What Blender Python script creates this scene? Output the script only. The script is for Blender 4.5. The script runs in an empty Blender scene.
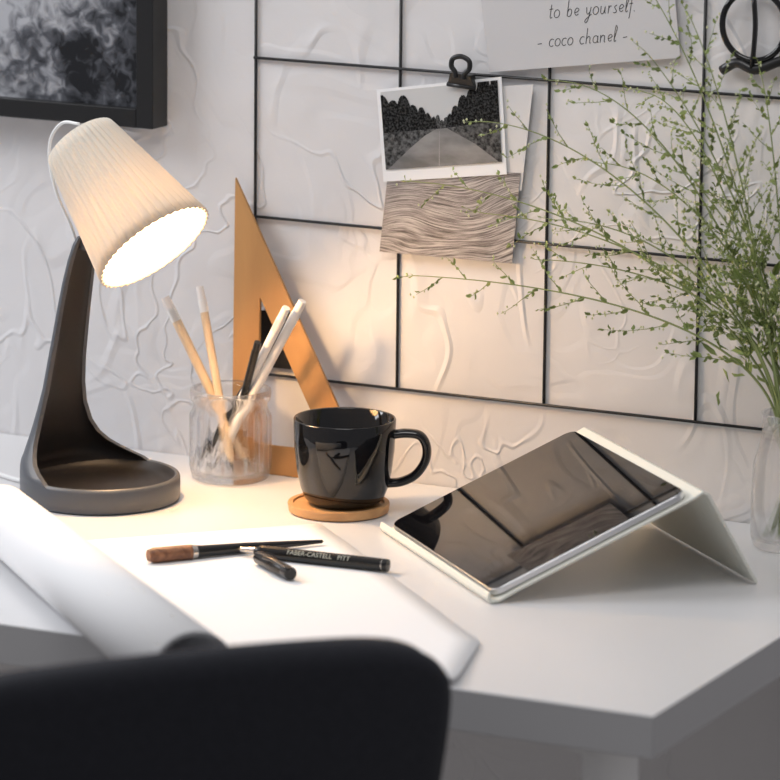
import bpy, math, random
from mathutils import Vector, Matrix
random.seed(7)
scn=bpy.context.scene
scn.view_settings.view_transform='Standard'
ZT=0.75
# ------------------------------------------------------------------ materials
def mat(name,col=(.8,.8,.8),rough=.5,metal=0,spec=.5,**k):
    m=bpy.data.materials.new(name); m.use_nodes=True
    b=m.node_tree.nodes['Principled BSDF']
    b.inputs['Base Color'].default_value=(*col,1); b.inputs['Roughness'].default_value=rough
    b.inputs['Metallic'].default_value=metal; b.inputs['Specular IOR Level'].default_value=spec
    for n,v in k.items(): b.inputs[n.replace('_',' ')].default_value=v
    return m
def nd(m,t,**k):
    n=m.node_tree.nodes.new(t)
    for a,v in k.items(): setattr(n,a,v)
    return n
def lk(m,a,b): m.node_tree.links.new(a,b)
def ramp(m,stops):
    r=nd(m,'ShaderNodeValToRGB'); e=r.color_ramp.elements
    while len(e)<len(stops): e.new(.5)
    for i,(p,c) in enumerate(stops):
        e[i].position=p; e[i].color=(*c,1) if len(c)==3 else c
    return r
def g(v): return (v,v,v)
def noise_color(m,c1,c2,scale=20,stretch=(1,1,1),detail=4,dist=0,lo=.35,hi=.65,bump=0,rot=(0,0,0)):
    tc=nd(m,'ShaderNodeTexCoord'); mp=nd(m,'ShaderNodeMapping'); mp.inputs['Scale'].default_value=stretch
    mp.inputs['Rotation'].default_value=rot
    n=nd(m,'ShaderNodeTexNoise'); n.inputs['Scale'].default_value=scale; n.inputs['Detail'].default_value=detail; n.inputs['Distortion'].default_value=dist
    lk(m,tc.outputs['Object'],mp.inputs[0]); lk(m,mp.outputs[0],n.inputs['Vector'])
    r=ramp(m,[(lo,c1),(hi,c2)]); lk(m,n.outputs['Fac'],r.inputs[0])
    b=m.node_tree.nodes['Principled BSDF']; lk(m,r.outputs[0],b.inputs['Base Color'])
    if bump:
        bp=nd(m,'ShaderNodeBump'); bp.inputs['Strength'].default_value=bump; bp.inputs['Distance'].default_value=.001
        lk(m,n.outputs['Fac'],bp.inputs['Height']); lk(m,bp.outputs[0],b.inputs['Normal'])
    return m
M_desk=mat('desk_white',(.73,.73,.74),.30)
M_deskedge=mat('desk_edge_shaded',(.52,.52,.53),.5)  # desk white darkened: shade on the vertical sides put into the colour
M_wire=mat('black_wire',(.008,.008,.009),.45)
M_black=mat('black_gloss',(.006,.006,.007),.06,spec=.6)
M_blackm=mat('black_satin',(.012,.012,.013),.35)
M_paper=mat('paper_white',(.90,.905,.92),.8)
M_cardw=mat('card_white',(.72,.71,.71),.7)
M_lamp=mat('lamp_grey',(.088,.096,.112),.40)
M_lampin=mat('lamp_grey_shaded',(.012,.011,.012),.5)  # darker copy of the lamp grey: shade of the hollow inside put into colour
M_white=mat('white_enamel',(.85,.85,.85),.4)
M_stand=mat('stand_white',(.84,.84,.76),.45)
M_alu=mat('aluminium',(.7,.7,.72),.3,metal=.9)
M_screen=mat('tablet_glass',(.004,.004,.005),.03,spec=.5)
M_chair=noise_color(mat('chair_fabric',(.02,.022,.03),.85),(.008,.009,.015),(.017,.019,.028),400,bump=.3)
M_wood=noise_color(mat('set_square_wood',(.5,.3,.1),.45),(.38,.18,.06),(.54,.29,.11),18,(1,1,.12),5,1)
M_coast=noise_color(mat('coaster_wood',(.5,.3,.1),.5),(.50,.25,.10),(.66,.38,.17),30,(.2,1,1),5,1)
M_pw=noise_color(mat('pencil_wood',(.7,.5,.3),.5),(.66,.50,.34),(.80,.65,.48),60,(1,1,.2))
M_brushw=noise_color(mat('brush_wood',(.3,.15,.08),.5),(.13,.05,.025),(.32,.15,.075),90,(1,1,1),6,1)
M_leaf=noise_color(mat('leaf_green',(.2,.3,.05),.5),(.15,.21,.05),(.33,.40,.13),25)
M_bud=mat('pale_buds',(.60,.63,.40),.6)
M_stem=mat('stem_green',(.22,.27,.10),.5)
M_glass=bpy.data.materials.new('clear_glass'); M_glass.use_nodes=True
nt=M_glass.node_tree; nt.nodes.clear()
o=nt.nodes.new('ShaderNodeOutputMaterial'); gl=nt.nodes.new('ShaderNodeBsdfGlass'); tr=nt.nodes.new('ShaderNodeBsdfTransparent'); mx=nt.nodes.new('ShaderNodeMixShader')
gl.inputs['IOR'].default_value=1.40; gl.inputs['Roughness'].default_value=.0; mx.inputs[0].default_value=.55
nt.links.new(tr.outputs[0],mx.inputs[1]); nt.links.new(gl.outputs[0],mx.inputs[2]); nt.links.new(mx.outputs[0],o.inputs[0])
M_shade=bpy.data.materials.new('lamp_shade'); M_shade.use_nodes=True
nt=M_shade.node_tree; nt.nodes.clear()
o=nt.nodes.new('ShaderNodeOutputMaterial'); d=nt.nodes.new('ShaderNodeBsdfDiffuse'); t=nt.nodes.new('ShaderNodeBsdfTranslucent'); mx=nt.nodes.new('ShaderNodeMixShader')
d.inputs[0].default_value=(.76,.71,.63,1); t.inputs[0].default_value=(.85,.76,.56,1); mx.inputs[0].default_value=.11
nt.links.new(d.outputs[0],mx.inputs[1]); nt.links.new(t.outputs[0],mx.inputs[2]); nt.links.new(mx.outputs[0],o.inputs[0])
def emis(name,col,s):
    m=bpy.data.materials.new(name); m.use_nodes=True; b=m.node_tree.nodes['Principled BSDF']
    b.inputs['Base Color'].default_value=(*col,1); b.inputs['Emission Color'].default_value=(*col,1); b.inputs['Emission Strength'].default_value=s; return m
M_bulb=emis('bulb_glow',(1,.80,.55),5)
M_wall=mat('wall_plaster',(.70,.69,.70),.52)
def build_wall(m):
    b=m.node_tree.nodes['Principled BSDF']
    tc=nd(m,'ShaderNodeTexCoord'); P=tc.outputs['Object']
    def nz(sc,dist,det=3,off=0,st=(1,1,1),ry=0):
        mp=nd(m,'ShaderNodeMapping'); mp.inputs['Location'].default_value=(off,off*.7,off*.3); mp.inputs['Scale'].default_value=st; mp.inputs['Rotation'].default_value=(0,ry,0)
        n=nd(m,'ShaderNodeTexNoise'); n.inputs['Scale'].default_value=sc; n.inputs['Distortion'].default_value=dist; n.inputs['Detail'].default_value=det
        lk(m,P,mp.inputs[0]); lk(m,mp.outputs[0],n.inputs['Vector']); return n.outputs['Fac']
    def math_(op,a,bv=None):
        n=nd(m,'ShaderNodeMath',operation=op)
        for i,v in enumerate((a,bv)):
            if v is None: continue
            if isinstance(v,(int,float)): n.inputs[i].default_value=v
            else: lk(m,v,n.inputs[i])
        return n.outputs[0]
    def ridge(sc,dist,w,off,det=1,lo=.5,hi=.58,st=(1,1,1),ry=0):
        f=nz(sc,dist,det,off,st,ry)
        r=ramp(m,[(.5-w,g(0)),(.5-w*.1,g(1)),(.5+w*.1,g(1)),(.5+w*1.2,g(0))]); lk(m,f,r.inputs[0])
        mk=ramp(m,[(lo,g(0)),(hi,g(1))]); lk(m,nz(sc*.9,0,1,off+13),mk.inputs[0])
        return math_('MULTIPLY',r.outputs[0],mk.outputs[0])
    r1=ridge(7,.8,.026,3.1,1,.48,.60,(1,1,.6),.6); r2=ridge(12,.5,.036,8.3,1,.50,.60,(1,1,.5),-.7); r3=ridge(5,2.0,.014,21.7,2,.49,.61)
    st=ramp(m,[(.40,g(0)),(.43,g(.35)),(.50,g(.38)),(.53,g(.7)),(.60,g(.72)),(.63,g(1))]); lk(m,nz(7,.8,2,31),st.inputs[0])
    h=math_('ADD',math_('ADD',r1,r2),math_('MULTIPLY',r3,.9))
    h=math_('ADD',h,math_('MULTIPLY',st.outputs[0],1.3))
    h=math_('ADD',h,math_('ADD',math_('MULTIPLY',nz(10,.6,1,2),2.2),math_('MULTIPLY',nz(40,.3,3,5),.35)))
    bp=nd(m,'ShaderNodeBump'); bp.inputs['Strength'].default_value=.8; bp.inputs['Distance'].default_value=.0015
    lk(m,h,bp.inputs['Height'])
    b.inputs['Base Color'].default_value=(.735,.725,.735,1)
    lk(m,bp.outputs[0],b.inputs['Normal'])
build_wall(M_wall)
M_floor=noise_color(mat('floor_boards',(.4,.35,.3),.5),(.40,.37,.34),(.52,.48,.44),6,(1,8,1))
# ------------------------------------------------------------------ mesh helpers
def mk(name,verts,faces,mats,fm=None,smooth=True,parent=None,bevel=0,auto=None):
    me=bpy.data.meshes.new(name); me.from_pydata([tuple(v) for v in verts],[],faces)
    for m in (mats if isinstance(mats,list) else [mats]): me.materials.append(m)
    if fm:
        for p,i in zip(me.polygons,fm): p.material_index=i
    me.polygons.foreach_set('use_smooth',[smooth]*len(me.polygons))
    me.update(); me.validate()
    ob=bpy.data.objects.new(name,me); scn.collection.objects.link(ob)
    if bevel:
        b=ob.modifiers.new('bev','BEVEL'); b.width=bevel; b.segments=3; b.limit_method='ANGLE'
    if parent: ob.parent=parent
    return ob
def empty(name):
    e=bpy.data.objects.new(name,None); e.empty_display_size=.02; scn.collection.objects.link(e); return e
def box(name,lo,hi,m,parent=None,bevel=.001):
    x0,y0,z0=lo;x1,y1,z1=hi
    v=[(x0,y0,z0),(x1,y0,z0),(x1,y1,z0),(x0,y1,z0),(x0,y0,z1),(x1,y0,z1),(x1,y1,z1),(x0,y1,z1)]
    f=[(0,3,2,1),(4,5,6,7),(0,1,5,4),(1,2,6,5),(2,3,7,6),(3,0,4,7)]
    return mk(name,v,f,m,smooth=False,parent=parent,bevel=bevel)
def frame(d):
    d=d.normalized(); a=Vector((0,0,1)) if abs(d.z)<.9 else Vector((1,0,0))
    u=d.cross(a).normalized(); return u,d.cross(u).normalized()
def lathe(name,p0,d,prof,mats,segs=48,fm=None,parent=None,rad=None,smooth=True,merge=None):
    p0=Vector(p0); d=Vector(d).normalized(); u,w=frame(d); V=[];F=[];MI=[]
    for i,(t,r) in enumerate(prof):
        for k in range(segs):
            a=2*math.pi*k/segs; rr=r*(rad(a,t,i) if rad else 1)
            V.append(p0+d*t+u*(rr*math.cos(a))+w*(rr*math.sin(a)))
    for i in range(len(prof)-1):
        for k in range(segs):
            k2=(k+1)%segs; F.append((i*segs+k,i*segs+k2,(i+1)*segs+k2,(i+1)*segs+k)); MI.append(fm[i] if fm else 0)
    if prof[0][1]>1e-5: F.append(tuple(reversed(range(segs)))) ; MI.append(fm[0] if fm else 0)
    if prof[-1][1]>1e-5: F.append(tuple(range((len(prof)-1)*segs,len(prof)*segs))); MI.append(fm[-1] if fm else 0)
    return mk(name,V,F,mats,MI,smooth,parent)
def edge(ob,ang=35):
    m=ob.modifiers.new('es','EDGE_SPLIT'); m.split_angle=math.radians(ang); return ob
def rod(name,p0,p1,prof,mats,fm=None,segs=20,parent=None):
    p0=Vector(p0);p1=Vector(p1);L=(p1-p0).length
    return edge(lathe(name,p0,p1-p0,[(t*L,r) for t,r in prof],mats,segs,fm,parent),40)
def catmull(P,n=8):
    P=[Vector(p) for p in P]; Q=[P[0]*2-P[1]]+P+[P[-1]*2-P[-2]]; out=[]
    for i in range(1,len(Q)-2):
        for k in range(n):
            t=k/n; a,b,c,d=Q[i-1:i+3]
            out.append(.5*((2*b)+(c-a)*t+(2*a-5*b+4*c-d)*t*t+(3*b-a-3*c+d)*t**3))
    out.append(P[-1]); return out
def sweep_data(P,ra,rb,bvec=None,segs=12):
    V=[];F=[];n=len(P);pu=None
    for i,p in enumerate(P):
        d=(P[min(i+1,n-1)]-P[max(i-1,0)]).normalized()
        if bvec is not None: u=Vector(bvec).normalized()
        else:
            if pu is None: u,_=frame(d)
            else: u=(pu-d*pu.dot(d)).normalized()
            pu=u
        w=d.cross(u).normalized()
        A=ra[i] if isinstance(ra,list) else ra; B=rb[i] if isinstance(rb,list) else rb
        for k in range(segs):
            a=2*math.pi*k/segs; V.append(p+u*(A*math.cos(a))+w*(B*math.sin(a)))
    for i in range(n-1):
        for k in range(segs):
            k2=(k+1)%segs; F.append((i*segs+k,i*segs+k2,(i+1)*segs+k2,(i+1)*segs+k))
    F.append(tuple(reversed(range(segs)))); F.append(tuple(range((n-1)*segs,n*segs)))
    return V,F
def tube(name,P,r,m,parent=None,smoothn=8,bvec=None,rb=None,segs=12):
    P=catmull(P,smoothn) if smoothn else [Vector(p) for p in P]
    V,F=sweep_data(P,r,rb if rb is not None else r,bvec,segs)
    return mk(name,V,F,m,parent=parent)
# ------------------------------------------------------------------ room
box('wall_back',(-1.8,0,0),(2.4,.1,2.6),M_wall,bevel=0)
box('floor',(-1.8,-4.6,-.1),(2.4,.1,0),M_floor,bevel=0)
# ------------------------------------------------------------------ desk
desk=empty('desk')
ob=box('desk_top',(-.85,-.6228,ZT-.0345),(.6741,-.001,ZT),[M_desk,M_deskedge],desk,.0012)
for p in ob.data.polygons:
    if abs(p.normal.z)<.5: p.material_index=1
for i,(x,y) in enumerate([(.612,-.56),(.612,-.07),(-.78,-.56),(-.78,-.07)]):
    edge(lathe('leg_%d'%(i+1),(x,y,0),(0,0,1),[(0,.018),(.005,.020),(.70,.0225),(.702,.0225),(.702,.034),(.7155,.034)],M_white,40,parent=desk))
# ------------------------------------------------------------------ wire grid
grid=empty('wire_grid_panel'); z0=.8384; s=.15; yg=-.0030
k=0
for j in range(4):
    k+=1; tube('wire_%d'%k,[(-.0011,yg,z0+j*s),(.7511,yg,z0+j*s)],.00140,M_wire,grid,0)
for i in range(6):
    k+=1; tube('wire_%d'%k,[(i*s,yg+.0015,z0-.001),(i*s,yg+.0015,z0+3*s+.001)],.00140,M_wire,grid,0)
# ------------------------------------------------------------------ framed picture
pf=empty('framed_picture')
fx1,fz0,fx0,fz1=-.094,1.067,-.56,1.40; fw=.018; yf=-.030
box('frame_right',(fx1-fw,yf,fz0),(fx1,-.001,fz1),M_blackm,pf)
box('frame_bottom',(fx0,yf,fz0),(fx1-fw,-.001,fz0+fw),M_blackm,pf)
box('frame_left',(fx0,yf,fz0+fw),(fx0+fw,-.001,fz1),M_blackm,pf)
box('frame_top',(fx0+fw,yf,fz1-fw),(fx1-fw,-.001,fz1),M_blackm,pf)
M_pic=mat('mono_photo',(.2,.2,.2),.3)
def picmat(m):
    tc=nd(m,'ShaderNodeTexCoord')
    n1=nd(m,'ShaderNodeTexNoise'); n1.inputs['Scale'].default_value=9; n1.inputs['Detail'].default_value=2
    n2=nd(m,'ShaderNodeTexNoise'); n2.inputs['Scale'].default_value=75; n2.inputs['Detail'].default_value=6; n2.inputs['Distortion'].default_value=.8
    lk(m,tc.outputs['Object'],n1.inputs['Vector']); lk(m,tc.outputs['Object'],n2.inputs['Vector'])
    a=nd(m,'ShaderNodeMath',operation='MULTIPLY_ADD'); a.inputs[1].default_value=2.2; lk(m,n1.outputs['Fac'],a.inputs[0]); lk(m,n2.outputs['Fac'],a.inputs[2])
    s_=nd(m,'ShaderNodeMath',operation='MULTIPLY_ADD'); s_.inputs[1].default_value=1.35; s_.inputs[2].default_value=-1.50
    lk(m,a.outputs[0],s_.inputs[0]); r=ramp(m,[(.25,(.008,.009,.012)),(.55,(.09,.095,.11)),(.95,(.42,.43,.46))]); lk(m,s_.outputs[0],r.inputs[0])
    lk(m,r.outputs[0],m.node_tree.nodes['Principled BSDF'].inputs['Base Color'])
picmat(M_pic)
box('photograph',(fx0+fw,-.020,fz0+fw),(fx1-fw,-.012,fz1-fw),M_pic,pf,0)
# ------------------------------------------------------------------ cards
def quadmap(c,y):
    BL,BR,TR,TL=c
    def f(a,b,dy=0):
        x=(BL[0]*(1-a)+BR[0]*a)*(1-b)+(TL[0]*(1-a)+TR[0]*a)*b
        z=(BL[1]*(1-a)+BR[1]*a)*(1-b)+(TL[1]*(1-a)+TR[1]*a)*b
        return (x,y-dy,z)
    return f
def card(name,c,y,m,parent=None,th=.0006,bow=0):
    f=quadmap(c,y); n=8; V=[];F=[]
    for side in (0,1):
        for j in range(n+1):
            for i in range(n+1):
                b=j/n; V.append(f(i/n,b,(th if side else 0)+bow*(1-b)**2))
    N=(n+1)**2
    for j in range(n):
        for i in range(n):
            a=j*(n+1)+i; F.append((a,a+n+1,a+n+2,a+1)); F.append((N+a,N+a+1,N+a+n+2,N+a+n+1))
    for i in range(n):
        F.append((i,i+1,N+i+1,N+i)); t=n*(n+1)+i; F.append((t,N+t,N+t+1,t+1))
        l=i*(n+1); F.append((l,N+l,N+l+n+1,l+n+1)); r=l+n; F.append((r,r+n+1,N+r+n+1,N+r))
    return mk(name,V,F,m,parent=parent,smooth=False)
M_woodphoto=mat('grain_photo',(.5,.5,.5),.5)
def woodphoto(m):
    tc=nd(m,'ShaderNodeTexCoord'); mp=nd(m,'ShaderNodeMapping'); mp.inputs['Rotation'].default_value=(0,.12,0)
    n1=nd(m,'ShaderNodeTexNoise'); n1.inputs['Scale'].default_value=8; n1.inputs['Detail'].default_value=1
    mp2=nd(m,'ShaderNodeMapping'); mp2.inputs['Scale'].default_value=(1,1,1.4)
    lk(m,tc.outputs['Object'],mp.inputs[0]); lk(m,mp.outputs[0],mp2.inputs[0]); lk(m,mp2.outputs[0],n1.inputs['Vector'])
    sx=nd(m,'ShaderNodeSeparateXYZ'); lk(m,mp.outputs[0],sx.inputs[0])
    a=nd(m,'ShaderNodeMath',operation='MULTIPLY_ADD'); a.inputs[1].default_value=.075; lk(m,n1.outputs['Fac'],a.inputs[0]); lk(m,sx.outputs[2],a.inputs[2])
    cb=nd(m,'ShaderNodeCombineXYZ'); lk(m,a.outputs[0],cb.inputs[2])
    xs=nd(m,'ShaderNodeMath',operation='MULTIPLY'); xs.inputs[1].default_value=.03; lk(m,sx.outputs[0],xs.inputs[0]); lk(m,xs.outputs[0],cb.inputs[0])
    n2=nd(m,'ShaderNodeTexNoise'); n2.inputs['Scale'].default_value=900; n2.inputs['Detail'].default_value=3; n2.inputs['Roughness'].default_value=.7; lk(m,cb.outputs[0],n2.inputs['Vector'])
    r=ramp(m,[(.38,(.08,.07,.07)),(.5,(.29,.27,.27)),(.62,(.54,.52,.52))]); lk(m,n2.outputs['Fac'],r.inputs[0])
    lk(m,r.outputs[0],m.node_tree.nodes['Principled BSDF'].inputs['Base Color'])
woodphoto(M_woodphoto)
card('blank_card',[(.168,1.02),(.276,1.036),(.286,1.134),(.175,1.120)],-.0052,M_cardw)
card('wood_grain_photo',[(.133,.967),(.268,.968),(.275,1.052),(.142,1.052)],-.0060,M_woodphoto)
rp=empty('road_photo')
cc=[(.137,1.033),(.262,1.050),(.255,1.139),(.129,1.118)]
card('print_paper',cc,-.0071,M_paper,rp)
f=quadmap(cc,-.0079)
def poly(name,pts,m,dy,par):
    return mk(name,[f(.03+.94*a,.13+.84*b,dy) for a,b in pts],[tuple(range(len(pts)))],m,smooth=False,parent=par)
M_sky=mat('print_sky',g(.62),.5); M_tree=noise_color(mat('print_trees',g(.02),.7,spec=.1),g(.004),g(.08),500,lo=.42,hi=.75); M_tree2=noise_color(mat('print_trees_far',g(.05),.7,spec=.1),g(.03),g(.17),500,lo=.4,hi=.7); M_road=noise_color(mat('print_road',g(.2),.5),g(.14),g(.30),60,(.4,1,1)); M_grass=noise_color(mat('print_verge',g(.06),.7,spec=.1),g(.02),g(.16),300)
poly('sky',[(0,0),(1,0),(1,1),(0,1)],M_sky,0,rp)
random.seed(5)
def wood(name,crowns,m,dy,a0,a1,base=.42):
    n=220; pts=[(a0,base)]
    for i in range(n+1):
        a=a0+(a1-a0)*i/n; h=base+.06
        for c,w_,t_ in crowns:
            q=abs(a-c)/w_
            if q<1: h=max(h,base+(t_-base)*(1-q**2.4)**.6)
        pts.append((a,min(1,h+random.uniform(-.008,.008)) if h<.97 else 1))
    pts.append((a1,base)); poly(name,pts,m,dy,rp)
wood('far_trees',[(.30+.035*i,.03,.60+random.uniform(-.03,.05)) for i in range(12)],M_tree2,.0002,.25,.75)
wood('trees_left',[(.0,.10,.96),(.10,.08,.88),(.19,.08,.93),(.27,.06,.80),(.34,.05,.76),(.39,.04,.68),(.44,.03,.62)],M_tree,.0004,0,.48)
wood('trees_right',[(.58,.04,.64),(.63,.05,.74),(.70,.07,.86),(.78,.08,.94),(.88,.10,1.04),(.98,.09,1.02)],M_tree,.0004,.53,1)
poly('verge',[(0,0),(1,0),(1,.50),(.55,.475),(0,.47)],M_grass,.0006,rp)
poly('road',[(.02,0),(.98,0),(.78,.25),(.55,.47),(.46,.47),(.36,.40),(.22,.25)],M_road,.0008,rp)
poly('road_line',[(.46,0),(.470,0),(.487,.44),(.484,.44)],mat('print_line',g(.34)),.0010,rp)
# clip
cl=empty('bulldog_clip')
def rot_card(cx,cz,ang):
    c_,s_=math.cos(ang),math.sin(ang)
    return lambda a,b:(cx+a*c_-b*s_,cz+a*s_+b*c_)
fc=rot_card(.2165,1.128,math.radians(-4))
P=[fc(-.014,0),fc(.014,0),fc(.010,.012),fc(-.010,.012)]
V=[(x,-.011,z) for x,z in P[:2]]+[(x,-.017,z) for x,z in P[2:]]+[(x,-.0046,z) for x,z in P[:2]]+[(x,-.0046,z) for x,z in P[2:]]
mk('clip_body',V,[(0,1,2,3),(5,4,7,6),(0,4,5,1),(1,5,6,2),(2,6,7,3),(3,7,4,0)],M_blackm,smooth=False,parent=cl,bevel=.0008)
lp=[fc(-.004,.008),fc(-.005,.013),fc(-.009,.018),fc(-.008,.025),fc(0,.028),fc(.008,.025),fc(.009,.018),fc(.005,.013),fc(.004,.008)]
tube('clip_loop',[(x,-.016,z) for x,z in lp],.0024,M_blackm,cl)
tube('clip_bar',[(fc(-.014,.0)[0],-.011,fc(-.014,0)[1]),(fc(.014,0)[0],-.011,fc(.014,0)[1])],.002,M_blackm,cl,0)
# quote card
qc=empty('quote_card')
card('card_sheet',[(.242,1.142),(.429,1.168),(.412,1.31),(.222,1.286)],-.0055,mat('card_grey',(.62,.61,.62),.7),qc)
M_ink=mat('ink',(.03,.03,.03),.6)
def arc(cx,cy,rx,ry,a0,a1,n=10): return [(cx+rx*math.cos(math.radians(a0+(a1-a0)*i/n)),cy+ry*math.sin(math.radians(a0+(a1-a0)*i/n))) for i in range(n+1)]
GL={'o':(.9,[arc(.4,.5,.38,.5,60,420,14)]),'c':(.8,[arc(.42,.5,.38,.5,50,310,10)]),'e':(.8,[[(.08,.45),(.45,.52),(.7,.75)]+arc(.42,.55,.3,.45,30,320,10)]),
'a':(.95,[arc(.4,.5,.36,.48,40,400,14),[(.74,.95),(.72,.3),(.78,.05),(.92,.1)]]),'n':(1.0,[[(.08,1),(.1,0)],[(.1,.6),(.3,.92),(.55,.95),(.68,.7),(.68,.1),(.85,.05)]]),
'h':(.95,[[(.12,2.1),(.1,0)],[(.1,.6),(.3,.92),(.52,.92),(.64,.7),(.64,.1),(.8,.05)]]),'l':(.5,[[(.1,.2),(.4,1.6),(.3,2.1),(.15,1.9),(.12,.3),(.25,0),(.42,.15)]]),
't':(.65,[[(.25,1.7),(.2,.2),(.35,0),(.5,.1)],[(0,1.1),(.5,1.15)]]),'b':(.9,[[(.12,2.1),(.1,.1)],[(.1,.6),(.35,.98),(.66,.75),(.62,.2),(.35,0),(.1,.15)]]),
'y':(.9,[[(.08,1),(.15,.35),(.35,.1),(.6,.4)],[(.68,1),(.55,0),(.35,-.8),(.1,-.95),(.05,-.6),(.6,-.1),(.85,.1)]]),'u':(.95,[[(.08,1),(.1,.3),(.3,0),(.55,.2),(.68,.95),(.68,.2),(.85,.05)]]),
'r':(.65,[[(.1,1),(.1,0)],[(.1,.6),(.3,.92),(.5,.9)]]),'s':(.7,[[(.1,.05),(.4,.02),(.52,.25),(.3,.55),(.22,.8),(.5,1.0)]]),'f':(.6,[[(.6,1.9),(.4,2.05),(.28,1.7),(.2,-.6),(.1,-.8)],[(0,1.0),(.5,1.05)]]),
'.':(.4,[[(.1,0),(.13,.06),(.1,.1)]]),'-':(.9,[[(.1,.45),(.7,.5)]]),' ':(.7,[])}
def hand(name,txt,x,z,h,ang,par,y=-.00625,r=.00036):
    W=sum(GL[c][0] for c in txt)*h*1.12; cx=-W/2; V=[];F=[]; ca,sa=math.cos(ang),math.sin(ang)
    for c in txt:
        w_,st=GL[c]
        for s_ in st:
            pts=catmull([( (cx+(a+b*.25)*h),b*h,0) for a,b in s_],3)
            P=[Vector((x+p.x*ca-p.y*sa,y,z+p.x*sa+p.y*ca)) for p in pts]
            v,f_=sweep_data(P,r*.3,r,(0,1,0),5); o_=len(V); V+=v; F+=[tuple(i+o_ for i in q) for q in f_]
        cx+=w_*h*1.12
    mk(name,V,F,M_ink,parent=par)
A8=math.radians(8)
hand('lettering_1','to be yourself.',.343,1.2010,.0070,A8,qc)
hand('lettering_2','- coco chanel -',.334,1.1740,.0066,A8,qc)
# ring clip
rc=empty('ring_clip')
tube('ring',[(.500+.030*math.cos(a),-.010,1.202+.031*math.sin(a)) for a in [i*math.pi/16 for i in range(33)]],.0028,M_black,rc,2)
tube('inner_tab',[(.500,-.012,1.226),(.502,-.012,1.20),(.500,-.012,1.165)],.004,M_blackm,rc,4,rb=.002)
tube('jaw',[(.470,-.008,1.160),(.485,-.010,1.168),(.502,-.011,1.163),(.520,-.010,1.170),(.532,-.008,1.175)],.0045,M_blackm,rc,4)
tube('hook',[(.500,-.010,1.230),(.500,-.006,1.238),(.500,-.0005,1.240)],.002,M_blackm,rc,4)
# ------------------------------------------------------------------ set square
A=Vector((-.016,-.0080,1.025)); B=Vector((-.006,-.032,ZT)); C=Vector((.144,-.032,ZT))
a,b,c=(B-C).length,(A-C).length,(A-B).length; I=(A*a+B*b+C*c)/(a+b+c); kk=.50
n=((B-A).cross(C-A)).normalized(); n=n if n.y<0 else -n
inn=[I+(v-I)*kk for v in (A,B,C)]; O=[A,B,C]
V=O+inn+[v+n*.004 for v in O]+[v+n*.004 for v in inn]
F=[]
for i in range(3):
    j=(i+1)%3
    F+=[(6+i,6+j,9+j,9+i),(i,3+i,3+j,j),(i,j,6+j,6+i),(3+i,9+i,9+j,3+j)]
mk('wooden_set_square',V,F,M_wood,smooth=False,bevel=.0006)
card('dark_fill',[(.004,.846),(.041,.846),(.036,.900),(.004,.900)],-.0050,M_blackm)  # black sheet put in to fill the dark area inside the set square
# ------------------------------------------------------------------ desk lamp
lamp=empty('desk_lamp'); LC=Vector((-.058,-.194,0)); H=Vector((.98,-.2,0)).normalized(); N_=Vector((-H.y,H.x,0))
def LP(u,z,v=0): return LC+H*u+N_*v+Vector((0,0,z))
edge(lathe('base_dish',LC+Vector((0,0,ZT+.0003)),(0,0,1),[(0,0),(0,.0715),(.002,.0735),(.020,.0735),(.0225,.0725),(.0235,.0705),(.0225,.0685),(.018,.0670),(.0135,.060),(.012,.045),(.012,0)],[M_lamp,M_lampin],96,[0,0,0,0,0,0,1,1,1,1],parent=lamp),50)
lev=[(.760,0,.0732,.0732,.006),(.7715,0,.0735,.0735,.006),(.776,-.008,.0715,.064,.006),(.781,-.019,.066,.053,.006),(.786,-.028,.0605,.043,.0065),(.792,-.035,.0535,.034,.0065),(.800,-.0405,.0465,.0265,.007),(.812,-.0435,.0390,.0210,.007),(.83,-.0440,.0320,.0165,.007),(.85,-.042,.0275,.0135,.007),(.875,-.0385,.0248,.0125,.0068),(.90,-.034,.0230,.012,.0065),(.925,-.0295,.0215,.0112,.006),(.95,-.0245,.0200,.0105,.006),(.97,-.020,.0180,.0100,.006),(.985,-.016,.0155,.009,.0055),(.992,-.0145,.012,.007,.005)]
V=[];F=[];FM=[];K=24
def li(z):
    for i in range(len(lev)-1):
        if z<=lev[i+1][0]:
            t=(z-lev[i][0])/(lev[i+1][0]-lev[i][0]); return [lev[i][q]*(1-t)+lev[i+1][q]*t for q in range(5)]
    return list(lev[-1])
Z=[]
for i in range(len(lev)-1): Z+=[lev[i][0],(lev[i][0]+lev[i+1][0])/2]
Z.append(lev[-1][0])
for z in Z:
    _,ue,w,sg,t=li(z)
    for k in range(K+1):
        th=math.radians(-90+180*k/K); V.append(LP(ue-sg*math.cos(th),z,w*math.sin(th)))
    for k in range(K+1):
        th=math.radians(90-180*k/K); V.append(LP(ue-(sg-t)*math.cos(th)+.0005,z,(w-t*.8)*math.sin(th)))
S=2*(K+1)
for i in range(len(Z)-1):
    for k in range(S):
        k2=(k+1)%S; F.append((i*S+k,i*S+k2,(i+1)*S+k2,(i+1)*S+k)); FM.append(1 if K<k<S-1 else 0)
F.append(tuple(range((len(Z)-1)*S,len(Z)*S))); FM.append(0)
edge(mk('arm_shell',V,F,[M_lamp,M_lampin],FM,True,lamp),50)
ps=LP(-.024,1.079); pe=LP(.066,.991); ax=(pe-ps); SL=ax.length; ax.normalize()
rs,re=.034,.057; NP=44; SEG=NP*8
prof=[(0,.010),(0,rs*.9),(.002,rs)]+[(SL*q/10,rs+(re-rs)*q/10) for q in range(1,10)]+[(SL,re),(SL,re-.0015)]+[(SL*q/10,rs+(re-rs)*q/10-.0018) for q in range(9,0,-1)]+[(.004,rs*.9),(.004,.010),(0,.010)]
capidx={0,1,len(prof)-1,len(prof)-2,len(prof)-3}
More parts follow.
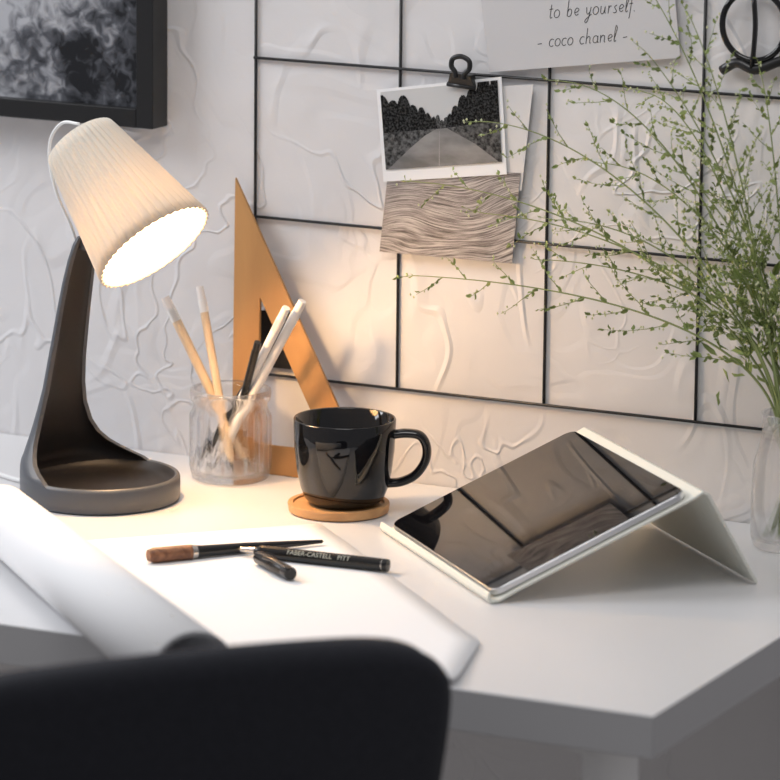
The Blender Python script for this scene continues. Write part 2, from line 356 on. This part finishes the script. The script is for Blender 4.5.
def pleat(a_,t_,i): return 1+(.024*math.cos(a_*NP) if i not in capidx else 0)
V=[];F=[]; u_,w_=frame(ax)
for i,(t_,r_) in enumerate(prof):
    for k in range(SEG):
        a_=2*math.pi*k/SEG; rr=r_*pleat(a_,t_,i); V.append(ps+ax*t_+u_*(rr*math.cos(a_))+w_*(rr*math.sin(a_)))
for i in range(len(prof)-1):
    for k in range(SEG):
        k2=(k+1)%SEG; F.append((i*SEG+k,i*SEG+k2,(i+1)*SEG+k2,(i+1)*SEG+k))
mk('shade',V,F,M_shade,parent=lamp)
rod('socket',ps-ax*.002,ps+ax*.035,[(0,.0),(0,.011),(.1,.013),(1,.013),(1,0)],M_white,parent=lamp)
lathe('bulb',ps+ax*.035,ax,[(0,.008),(.008,.011),(.02,.018),(.032,.020),(.044,.016),(.050,.008),(.052,0)],M_bulb,24,parent=lamp)
tube('cable_loop',[LP(-.024,1.094),LP(-.044,1.093),LP(-.058,1.078),LP(-.060,1.055),LP(-.051,1.026),LP(-.034,.998),LP(-.024,.975)],.0015,M_white,lamp)
tube('bracket',[LP(-.020,.980),LP(-.012,1.003,0),LP(0.0,1.02,0)],.005,M_lamp,lamp)
tube('power_cable',[(-.128,-.185,ZT+.003),(-.165,-.175,ZT+.003),(-.23,-.14,ZT+.003),(-.36,-.06,ZT+.003),(-.5,-.02,ZT+.003)],.0022,M_white,lamp)
ld=bpy.data.lights.new('lamp_light','POINT'); ld.energy=3.7; ld.color=(1,.62,.30); ld.shadow_soft_size=.02
lo=bpy.data.objects.new('lamp_light',ld); scn.collection.objects.link(lo); lo.location=ps+ax*.098; lo.parent=lamp
# ------------------------------------------------------------------ coaster + mug
lathe('wooden_coaster',(.158,-.136,ZT+.0005),(0,0,1),[(0,.044),(.001,.0455),(.007,.0465),(.0085,.046),(.0085,.0415),(.0068,.041),(.0068,0)],M_coast,64); edge(bpy.data.objects['wooden_coaster'])
mug=empty('coffee_mug'); mz=ZT+.0080
lathe('mug_body',(.162,-.133,mz),(0,0,1),[(0,0),(0,.030),(.002,.033),(.006,.0365),(.015,.0400),(.03,.0432),(.05,.0455),(.0775,.0466),(.0788,.0458),(.0778,.0444),(.05,.0428),(.012,.036),(.006,.02),(.006,0)],M_black,96,parent=mug)
hd=Vector((.93,.36,0)).normalized(); hb=Vector((-hd.y,hd.x,0)); mc=Vector((.162,-.133,0))
hp=[(.043,.822),(.058,.824),(.0705,.822),(.0765,.812),(.0755,.799),(.067,.786),(.054,.779),(.040,.777)]
tube('mug_handle',[mc+hd*(r_-.002)+Vector((0,0,z_)) for r_,z_ in hp],.0070,M_black,mug,10,bvec=hb,rb=.0042,segs=16)
# ------------------------------------------------------------------ jar
JC=Vector((.010,-.068,0))
def rib(a_,t_,i): return 1+(.022*math.cos(a_*16) if .008<t_<.062 else 0)
lathe('glass_jar',JC+Vector((0,0,ZT+.0005)),(0,0,1),[(0,0),(0,.032),(.002,.036),(.008,.0375),(.012,.0380),(.03,.0380),(.055,.0380),(.061,.0378),(.068,.0350),(.072,.0345),(.076,.0375),(.082,.0382),(.086,.0375),(.086,.0345),(.078,.0335),(.068,.0325),(.060,.0345),(.012,.0348),(.006,.030),(.006,0)],M_glass,144,rad=rib)
def pt(x,z,y): return Vector((x,y,z))
M_blackp=mat('black_lacquer',(.01,.01,.01),.25); M_wp=mat('white_plastic',(.82,.80,.78),.4); M_er=mat('eraser',(.80,.76,.74),.7); M_ferr=mat('ferrule',(.85,.83,.8),.3,metal=.6)
def pencil(name,top,bot,r,ms,prof,fm): return rod(name,bot,top,prof(r),ms,fm,14)
pp=lambda r:[(0,.0003),(.05,r*.5),(.10,r),(.86,r),(.86,r*1.05),(.93,r*1.05),(.93,r*.95),(1,r*.9)]
fmA=[3,0,0,0,1,1,2]
pencil('pencil',pt(-.056,.918,-.075),pt(.026,.760,-.062),.0046,[M_pw,M_ferr,M_er,M_blackp],pp,fmA)
pencil('pencil',pt(-.030,.927,-.055),pt(.020,.760,-.082),.0040,[M_pw,M_wp,M_er,M_blackp],pp,fmA)
pencil('pencil',pt(.077,.922,-.085),pt(-.016,.760,-.060),.0042,[M_wp,M_ferr,M_wp,M_blackp],pp,fmA)
pencil('pencil',pt(.087,.927,-.072),pt(-.004,.760,-.075),.0044,[M_wp,M_wp,M_wp,M_blackp],pp,fmA)
pencil('pencil',pt(.069,.912,-.060),pt(-.020,.760,-.078),.0036,[M_blackp]*4,pp,fmA)
pencil('pencil',pt(.050,.888,-.090),pt(.0,.760,-.058),.0036,[M_blackp]*4,pp,fmA)
# ------------------------------------------------------------------ paper + roll
pr=empty('paper_roll')
zr=ZT+.0007
a0=Vector((-.04,-.40,0)); a1=Vector((.368,-.795,0)); rr0=.0280
V=[];F=[];n=120;turn=2.6
pd=Vector((.7071,.7071,0))
prof=[]
for i in range(n+1):
    t=i/n; th=-math.pi/2-t*turn*2*math.pi; r=rr0*(1-.10*t); prof.append((r*math.cos(th),rr0+.001+r*math.sin(th)))
for base,sc_ in ((a0,1.0),(a1,1.22)):
    for p in prof: V.append(base+pd*p[0]*sc_+Vector((0,0,zr+p[1]*sc_-.001)))
for i in range(n): F.append((i,i+1,n+2+i,n+1+i))
ob=mk('rolled_part',V,F,M_paper,parent=pr); so=ob.modifiers.new('s','SOLIDIFY'); so.thickness=.0004
R_=[(.166,-.189),(.235,-.257),(.31,-.333),(.38,-.403),(.435,-.460),(.462,-.488),(.471,-.505),(.486,-.555),(.498,-.595),(.504,-.620)]
L_=[a0.lerp(a1,t)[:2] for t in (0,.07,.15,.22,.29,.35,.38,.45,.49,.53)]
V=[];F=[];m_=14
Rc=catmull([(x,y,0) for x,y in R_],4); Lc=catmull([(x,y,0) for x,y in L_],4)
for i,(l,r) in enumerate(zip(Lc,Rc)):
    for j in range(m_+1):
        t=j/m_; p=l.lerp(r,t); q=i/(len(Rc)-1)
        lift=.006*max(0,(t-.70)/.30)**2*max(0,(q-.35)/.65)**1.5
        if p.y<-.622: p.y=-.622
        V.append((p.x,p.y,zr+lift))
for i in range(len(Rc)-1):
    for j in range(m_):
        a_=i*(m_+1)+j; F.append((a_,a_+1,a_+m_+2,a_+m_+1))
ob=mk('flat_sheet',V,F,M_paper,parent=pr,smooth=True); so=ob.modifiers.new('s','SOLIDIFY'); so.thickness=.0002; so.offset=-1
zp=zr+.0005
M_silver=mat('silver_ring',(.6,.55,.5),.25,metal=1)
rod('paint_brush',(.103,-.392,zp+.0068),(.206,-.260,zp+.003),[(0,0),(0,.0050),(.03,.0066),(.24,.0066),(.27,.0058),(.30,.0052),(.55,.0045),(.85,.0026),(.99,.0016),(1,0)],[M_brushw,M_blackp,M_silver],[0,0,0,2,1,1,1,1,1])
rod('fineliner_pen',(.152,-.331,zp+.0058),(.300,-.321,zp+.0058),[(0,0),(0,.0006),(.06,.0008),(.06,.0022),(.15,.0034),(.18,.0040),(.19,.0056),(.955,.0056),(.955,.0050),(.965,.0050),(.965,.0056),(.995,.0054),(1,0)],[M_blackp,M_silver],[0,0,0,1,0,0,0,0,1,0,0,0])
cap=empty('pen_cap')
rod('cap_body',(.189,-.350,zp+.0064),(.240,-.389,zp+.0064),[(0,0),(0,.0055),(.03,.0061),(.8,.0061),(.82,.0055),(.85,.0061),(1,.0058),(1,0)],M_blackp,parent=cap)
tube('cap_clip',[(.205,-.372,zp+.0130),(.218,-.380,zp+.0136),(.240,-.392,zp+.010)],.0016,M_blackp,cap,4)
M_gt=mat('gold_print',(.5,.5,.42),.4)
cu=bpy.data.curves.new('pen_lettering','FONT'); cu.body='FABER-CASTELL   PITT'; cu.size=.006; cu.align_x='CENTER'; cu.resolution_u=3; cu.materials.append(M_gt)
tx=bpy.data.objects.new('pen_lettering',cu); scn.collection.objects.link(tx)
dirp=(Vector((.300,-.321,0))-Vector((.152,-.331,0))).normalized()
nrm=Vector((dirp.y,-dirp.x,0))*.80+Vector((0,0,.60)); nrm.normalize(); upv=nrm.cross(dirp)
mt=Matrix((dirp,upv,nrm)).transposed().to_4x4(); mt.translation=Vector((.236,-.3253,zp+.0058))+nrm*.0058-upv*.002
tx.matrix_world=mt; bpy.context.view_layer.update()
tx.parent=bpy.data.objects['fineliner_pen']
# ------------------------------------------------------------------ tablet stand + tablet
P1=Vector((.233,-.186,ZT)); P2=Vector((.425,-.371,ZT)); P3=Vector((.594,-.207,ZT)); P4=P3+(P1-P2)
Wd=(P1-P2).normalized(); G1=Vector((.557,-.243,.833))
Sd=(Vector((.557,-.243,0))-Vector((.425,-.371,0))).normalized()
W0=(P1-P2).length
Ls=(Vector((G1.x,G1.y,0))-Vector((P2.x,P2.y,0))).length; hz=G1.z-ZT
L3=(Vector((P3.x,P3.y,0))-Vector((P2.x,P2.y,0))).length
pr2=[(-.006,.010),(-.0072,.005),(-.005,.0020),(.002,.0022)]
pr2+= [(Ls*t,.0022+(hz-.0022)*t) for t in (.1,.3,.5,.7,.9,.96)]
pr2+= [(Ls+.000,hz+.001),(Ls+.005,hz-.001)]
pr2+= [(Ls+.005+(L3-Ls-.005)*t,(hz-.001)*(1-t)+.0016*t) for t in (.1,.4,.7,1)]
V=[];F=[]
for w in (0,W0):
    for s_,z_ in pr2: V.append(Vector((P2.x,P2.y,ZT))+Sd*s_+Wd*w+Vector((0,0,z_)))
n=len(pr2)
for i in range(n-1): F.append((i,i+1,n+i+1,n+i))
ob=mk('tablet_stand',V,F,M_stand,smooth=False); so=ob.modifiers.new('s','SOLIDIFY'); so.thickness=.0026; so.offset=0
bv=ob.modifiers.new('b','BEVEL'); bv.width=.001; bv.segments=2
tab=empty('tablet')
sl=(Sd*Ls+Vector((0,0,hz-.0022))).normalized(); nn=Wd.cross(sl).normalized()
if nn.z<0: nn=-nn
Tw,Tl,Tt=.252,.188,.0062
T0=Vector((P2.x,P2.y,ZT+.0022))+Wd*((W0-Tw)/2-.003)+nn*.0020+sl*.001
def slab(name,w0,w1,l0,l1,h0,h1,r,m,par,bev=0):
    V=[];K=8;pts=[]
    for (cx,cy,st) in ((w1-r,l1-r,0),(w0+r,l1-r,90),(w0+r,l0+r,180),(w1-r,l0+r,270)):
        for k in range(K+1):
            a_=math.radians(st+90*k/K); pts.append((cx+r*math.cos(a_),cy+r*math.sin(a_)))
    for h in (h0,h1):
        for x,y in pts: V.append(T0+Wd*x+sl*y+nn*h)
    N=len(pts); F=[tuple(reversed(range(N))),tuple(range(N,2*N))]+[(i,(i+1)%N,N+(i+1)%N,N+i) for i in range(N)]
    return mk(name,V,F,m,smooth=False,parent=par,bevel=bev)
slab('casing',0,Tw,0,Tl,0,Tt,.010,M_alu,tab,.0012)
slab('screen_glass',.001,Tw-.001,.001,Tl-.001,Tt-.0002,Tt+.0006,.0095,M_screen,tab,.0002)
# ------------------------------------------------------------------ vase and branches
VC=Vector((.568,-.068,0))
lathe('glass_vase',VC+Vector((0,0,ZT+.0005)),(0,0,1),[(0,0),(0,.028),(.002,.031),(.01,.0335),(.04,.034),(.075,.0325),(.09,.028),(.10,.0255),(.118,.0255),(.121,.0265),(.121,.0245),(.10,.0235),(.09,.026),(.075,.0302),(.04,.0318),(.012,.031),(.008,.026),(.008,0)],M_glass,64)
LV=[];LF=[];LM=[]
def add(V,F,mi):
    o=len(LV); LV.extend(V); LF.extend(tuple(i+o for i in f_) for f_ in F); LM.extend([mi]*len(F))
def leaf(p,d,L,Wl,mi=0):
    d=d.normalized(); r=Vector((random.uniform(-1,1),random.uniform(-1,1),random.uniform(-1,1))); s_=d.cross(r).normalized(); n_=d.cross(s_)*(.15*L)
    add([p,p+d*L*.3+s_*Wl,p+d*L*.7+s_*Wl*.8+n_,p+d*L,p+d*L*.7-s_*Wl*.8+n_,p+d*L*.3-s_*Wl],[(0,1,2,3),(0,3,4,5)],mi)
def bud(p,r):
    add([p+Vector((r,0,0)),p-Vector((r,0,0)),p+Vector((0,r,0)),p-Vector((0,r,0)),p+Vector((0,0,r*1.3)),p-Vector((0,0,r*1.3))],[(0,2,4),(2,1,4),(1,3,4),(3,0,4),(2,0,5),(1,2,5),(3,1,5),(0,3,5)],2)
def bez(a,b,c,d,n):
    return [a*(1-t)**3+b*3*t*(1-t)**2+c*3*t*t*(1-t)+d*t**3 for t in [i/n for i in range(n+1)]]
random.seed(11)
def twig(p,d,L,r,lf):
    n=max(4,int(L/.0048)); pts=[p]; dd=d.normalized()
    for i in range(n):
        dd=(dd+Vector((random.uniform(-.12,.12),random.uniform(-.12,.12),random.uniform(-.10,.12)))).normalized(); pts.append(pts[-1]+dd*(L/n))
    V,F=sweep_data(pts,[r*(1-.6*i/n) for i in range(n+1)],[r*(1-.6*i/n) for i in range(n+1)],None,4); add(V,F,1)
    for i in range(1,n+1):
        for q in range(1 if random.random()<.50 else 2):
            rd=(dd*.9+Vector((random.uniform(-1,1),random.uniform(-1,1),random.uniform(-1,1)))*.8).normalized()
            L2=lf*random.uniform(.6,1.35)
            if random.random()<.38:
                bud(pts[i]+rd*L2*.8,.0012)
            else: leaf(pts[i],rd,L2,lf*.28*random.uniform(.7,1.3))
tips=[(.205,1.047,-.07),(.214,.965,-.09),(.262,1.02,-.05),(.352,1.150,-.08),(.422,1.232,-.06),(.285,1.112,-.10),(.475,1.21,-.09),(.525,1.16,-.05),(.575,1.20,-.08),(.38,1.075,-.05),(.455,1.10,-.10),(.62,1.12,-.07),(.33,.985,-.06),(.41,1.14,-.04),(.50,1.04,-.11),(.36,1.03,-.10),(.44,1.18,-.10)]
for k,(tx_,tz_,ty_) in enumerate(tips):
    a_=random.uniform(0,6.28); m0=VC+Vector((.012*math.cos(a_),.012*math.sin(a_),.86))
    bot=VC+Vector((-.015*math.cos(a_),-.015*math.sin(a_),ZT+.012))
    tip=Vector((tx_,ty_,tz_)); dx=tip.x-m0.x; dz=tip.z-m0.z
    c1=m0+Vector((dx*.05-.005,-.0,min(.10,.35*abs(dz)+.05))); c2=Vector((m0.x+dx*.55,m0.y+(tip.y-m0.y)*.6,m0.z+dz*(.95 if dx<-.15 else .75)+.01))
    pts=bez(m0,c1,c2,tip,40)
    full=[bot,bot.lerp(m0,.5)]+pts
    rr_=[.0014-.0010*i/len(full) for i in range(len(full))]
    V,F=sweep_data(full,rr_,rr_,None,5); add(V,F,1)
    Ltot=(tip-m0).length; side=1
    i=8
    while i<40:
        t=i/40; d=(pts[i+1]-pts[i]).normalized(); side=-side
        up=Vector((d.z*-side,random.uniform(-.7,.7),d.x*side)) 
        td=(d*.9+up.normalized()*.75)
        twig(pts[i],td,(.055*(1-t)+.022)*random.uniform(.7,1.3)*(Ltot/.35)**.5,.00045,.0055 if t>.25 else .0078)
        leaf(pts[i],td,.010*(1.2-t*.6),.0022)
        i+=2 if Ltot>.30 else 3
    twig(tip,pts[-1]-pts[-2],.02,.0005,.005)
for k in range(46):
    p=VC+Vector((random.uniform(-.07,.03),random.uniform(-.03,.03),random.uniform(.875,1.02)))
    leaf(p,Vector((random.uniform(-1,.6),random.uniform(-.5,.5),random.uniform(-.2,1))),random.uniform(.012,.020),random.uniform(.0022,.0036))
mk('leafy_branches',LV,LF,[M_leaf,M_stem,M_bud],LM,False)
# ------------------------------------------------------------------ chair
ch=empty('office_chair'); ca=math.radians(50); cd=Vector((math.cos(ca),math.sin(ca),0)); cn=Vector((-cd.y,cd.x,0))
CR=Vector((.619,-.808,0)); CWd=.47; CC=CR-cd*CWd/2
V=[];F=[];nu,nv=36,24
zb=.50
for side in (0,1):
    for j in range(nv+1):
        for i in range(nu+1):
            u=-1+2*i/nu; u=math.copysign(1-(1-abs(u))**1.6,u); v=j/nv; v=.5+math.copysign(1-(1-abs(2*v-1))**1.6,v-.5)/2
            hu=abs(v*2-1); wfac=((1-hu**4.0)**(1/4.0)*.10+.90)*(1-.22*(1-v))
            x=u*CWd/2*wfac; top=.864-.022*u*u-.028*abs(u)**9; bz=zb+.03*abs(u)**4
            z=bz+(top-bz)*v
            dep=.05*(u**2)
            e=max(0,(abs(u)-.90)/.10); ev=max(0,(abs(2*v-1)-.90)/.10)
            th=.019*math.sqrt(max(0,1-e*e))*math.sqrt(max(0,1-ev*ev))
            V.append(CC+cd*x+cn*(dep+(th if side else -th))+Vector((0,0,z)))
N=(nu+1)*(nv+1)
for j in range(nv):
    for i in range(nu):
        a_=j*(nu+1)+i; F.append((a_,a_+1,a_+nu+2,a_+nu+1)); F.append((N+a_,N+a_+nu+1,N+a_+nu+2,N+a_+1))
ob=mk('backrest',V,F,M_chair,parent=ch)
wm=ob.modifiers.new('w','WELD'); wm.merge_threshold=.0004
SC=CC+cn*.23
lathe('seat',SC+Vector((0,0,.41)),(0,0,1),[(0,0),(0,.20),(.012,.225),(.035,.235),(.058,.22),(.068,.18),(.070,0)],M_chair,48,parent=ch)
tube('back_support',[CC+cn*(-.03)+Vector((0,0,.66)),CC+cn*(-.045)+Vector((0,0,.5)),CC+cn*.02+Vector((0,0,.40)),SC+Vector((0,0,.395))],.016,M_blackm,ch)
for i,(a_,b_) in enumerate([(1,1),(1,-1),(-1,1),(-1,-1)]):
    tube('leg_%d'%(i+1),[SC+cd*.10*a_+cn*.10*b_+Vector((0,0,.41)),SC+cd*.21*a_+cn*.20*b_+Vector((0,0,.001))],.012,M_blackm,ch,0)
# ------------------------------------------------------------------ lights
def area(name,loc,target,size,e,col):
    l=bpy.data.lights.new(name,'AREA'); l.energy=e; l.color=col; l.shape='RECTANGLE'; l.size=size[0]; l.size_y=size[1]
    o=bpy.data.objects.new(name,l); scn.collection.objects.link(o); o.location=loc
    o.rotation_euler=(Vector(target)-Vector(loc)).to_track_quat('-Z','Y').to_euler(); return o
area('soft_key',(-1.35,-.75,2.05),(.25,-.25,.8),(.9,.9),24,(.95,.965,1))  # added soft key from the upper left; no real window behind it
area('overhead_fill',(.40,-.75,2.2),(.32,-.3,.8),(.7,.6),6.5,(1,.98,.96))  # added overhead fill, not a fixture of the room
w=bpy.data.worlds.new('World'); scn.world=w; w.use_nodes=True
w.node_tree.nodes['Background'].inputs[0].default_value=(.88,.87,.91,1); w.node_tree.nodes['Background'].inputs[1].default_value=.30
# ------------------------------------------------------------------ camera
yaw,pit,rol=.4548,.2079,.0105
Fv=Vector((-math.sin(yaw)*math.cos(pit),math.cos(yaw)*math.cos(pit),-math.sin(pit)))
Rv=Vector((math.cos(yaw),math.sin(yaw),0)); Uv=Rv.cross(Fv)
R2=Rv*math.cos(rol)+Uv*math.sin(rol); U2=-Rv*math.sin(rol)+Uv*math.cos(rol)
cd_=bpy.data.cameras.new('camera'); cam=bpy.data.objects.new('camera',cd_); scn.collection.objects.link(cam)
m4=Matrix((R2,U2,-Fv)).transposed().to_4x4(); m4.translation=Vector((1.9468,-3.6905,.8639+.8384)); cam.matrix_world=m4
cd_.sensor_width=36; cd_.lens=4500/780*36; cd_.clip_start=.05
cd_.dof.use_dof=True; cd_.dof.focus_distance=(Vector((.16,-.15,.8))-m4.translation).dot(Fv); cd_.dof.aperture_fstop=6.5
scn.camera=cam
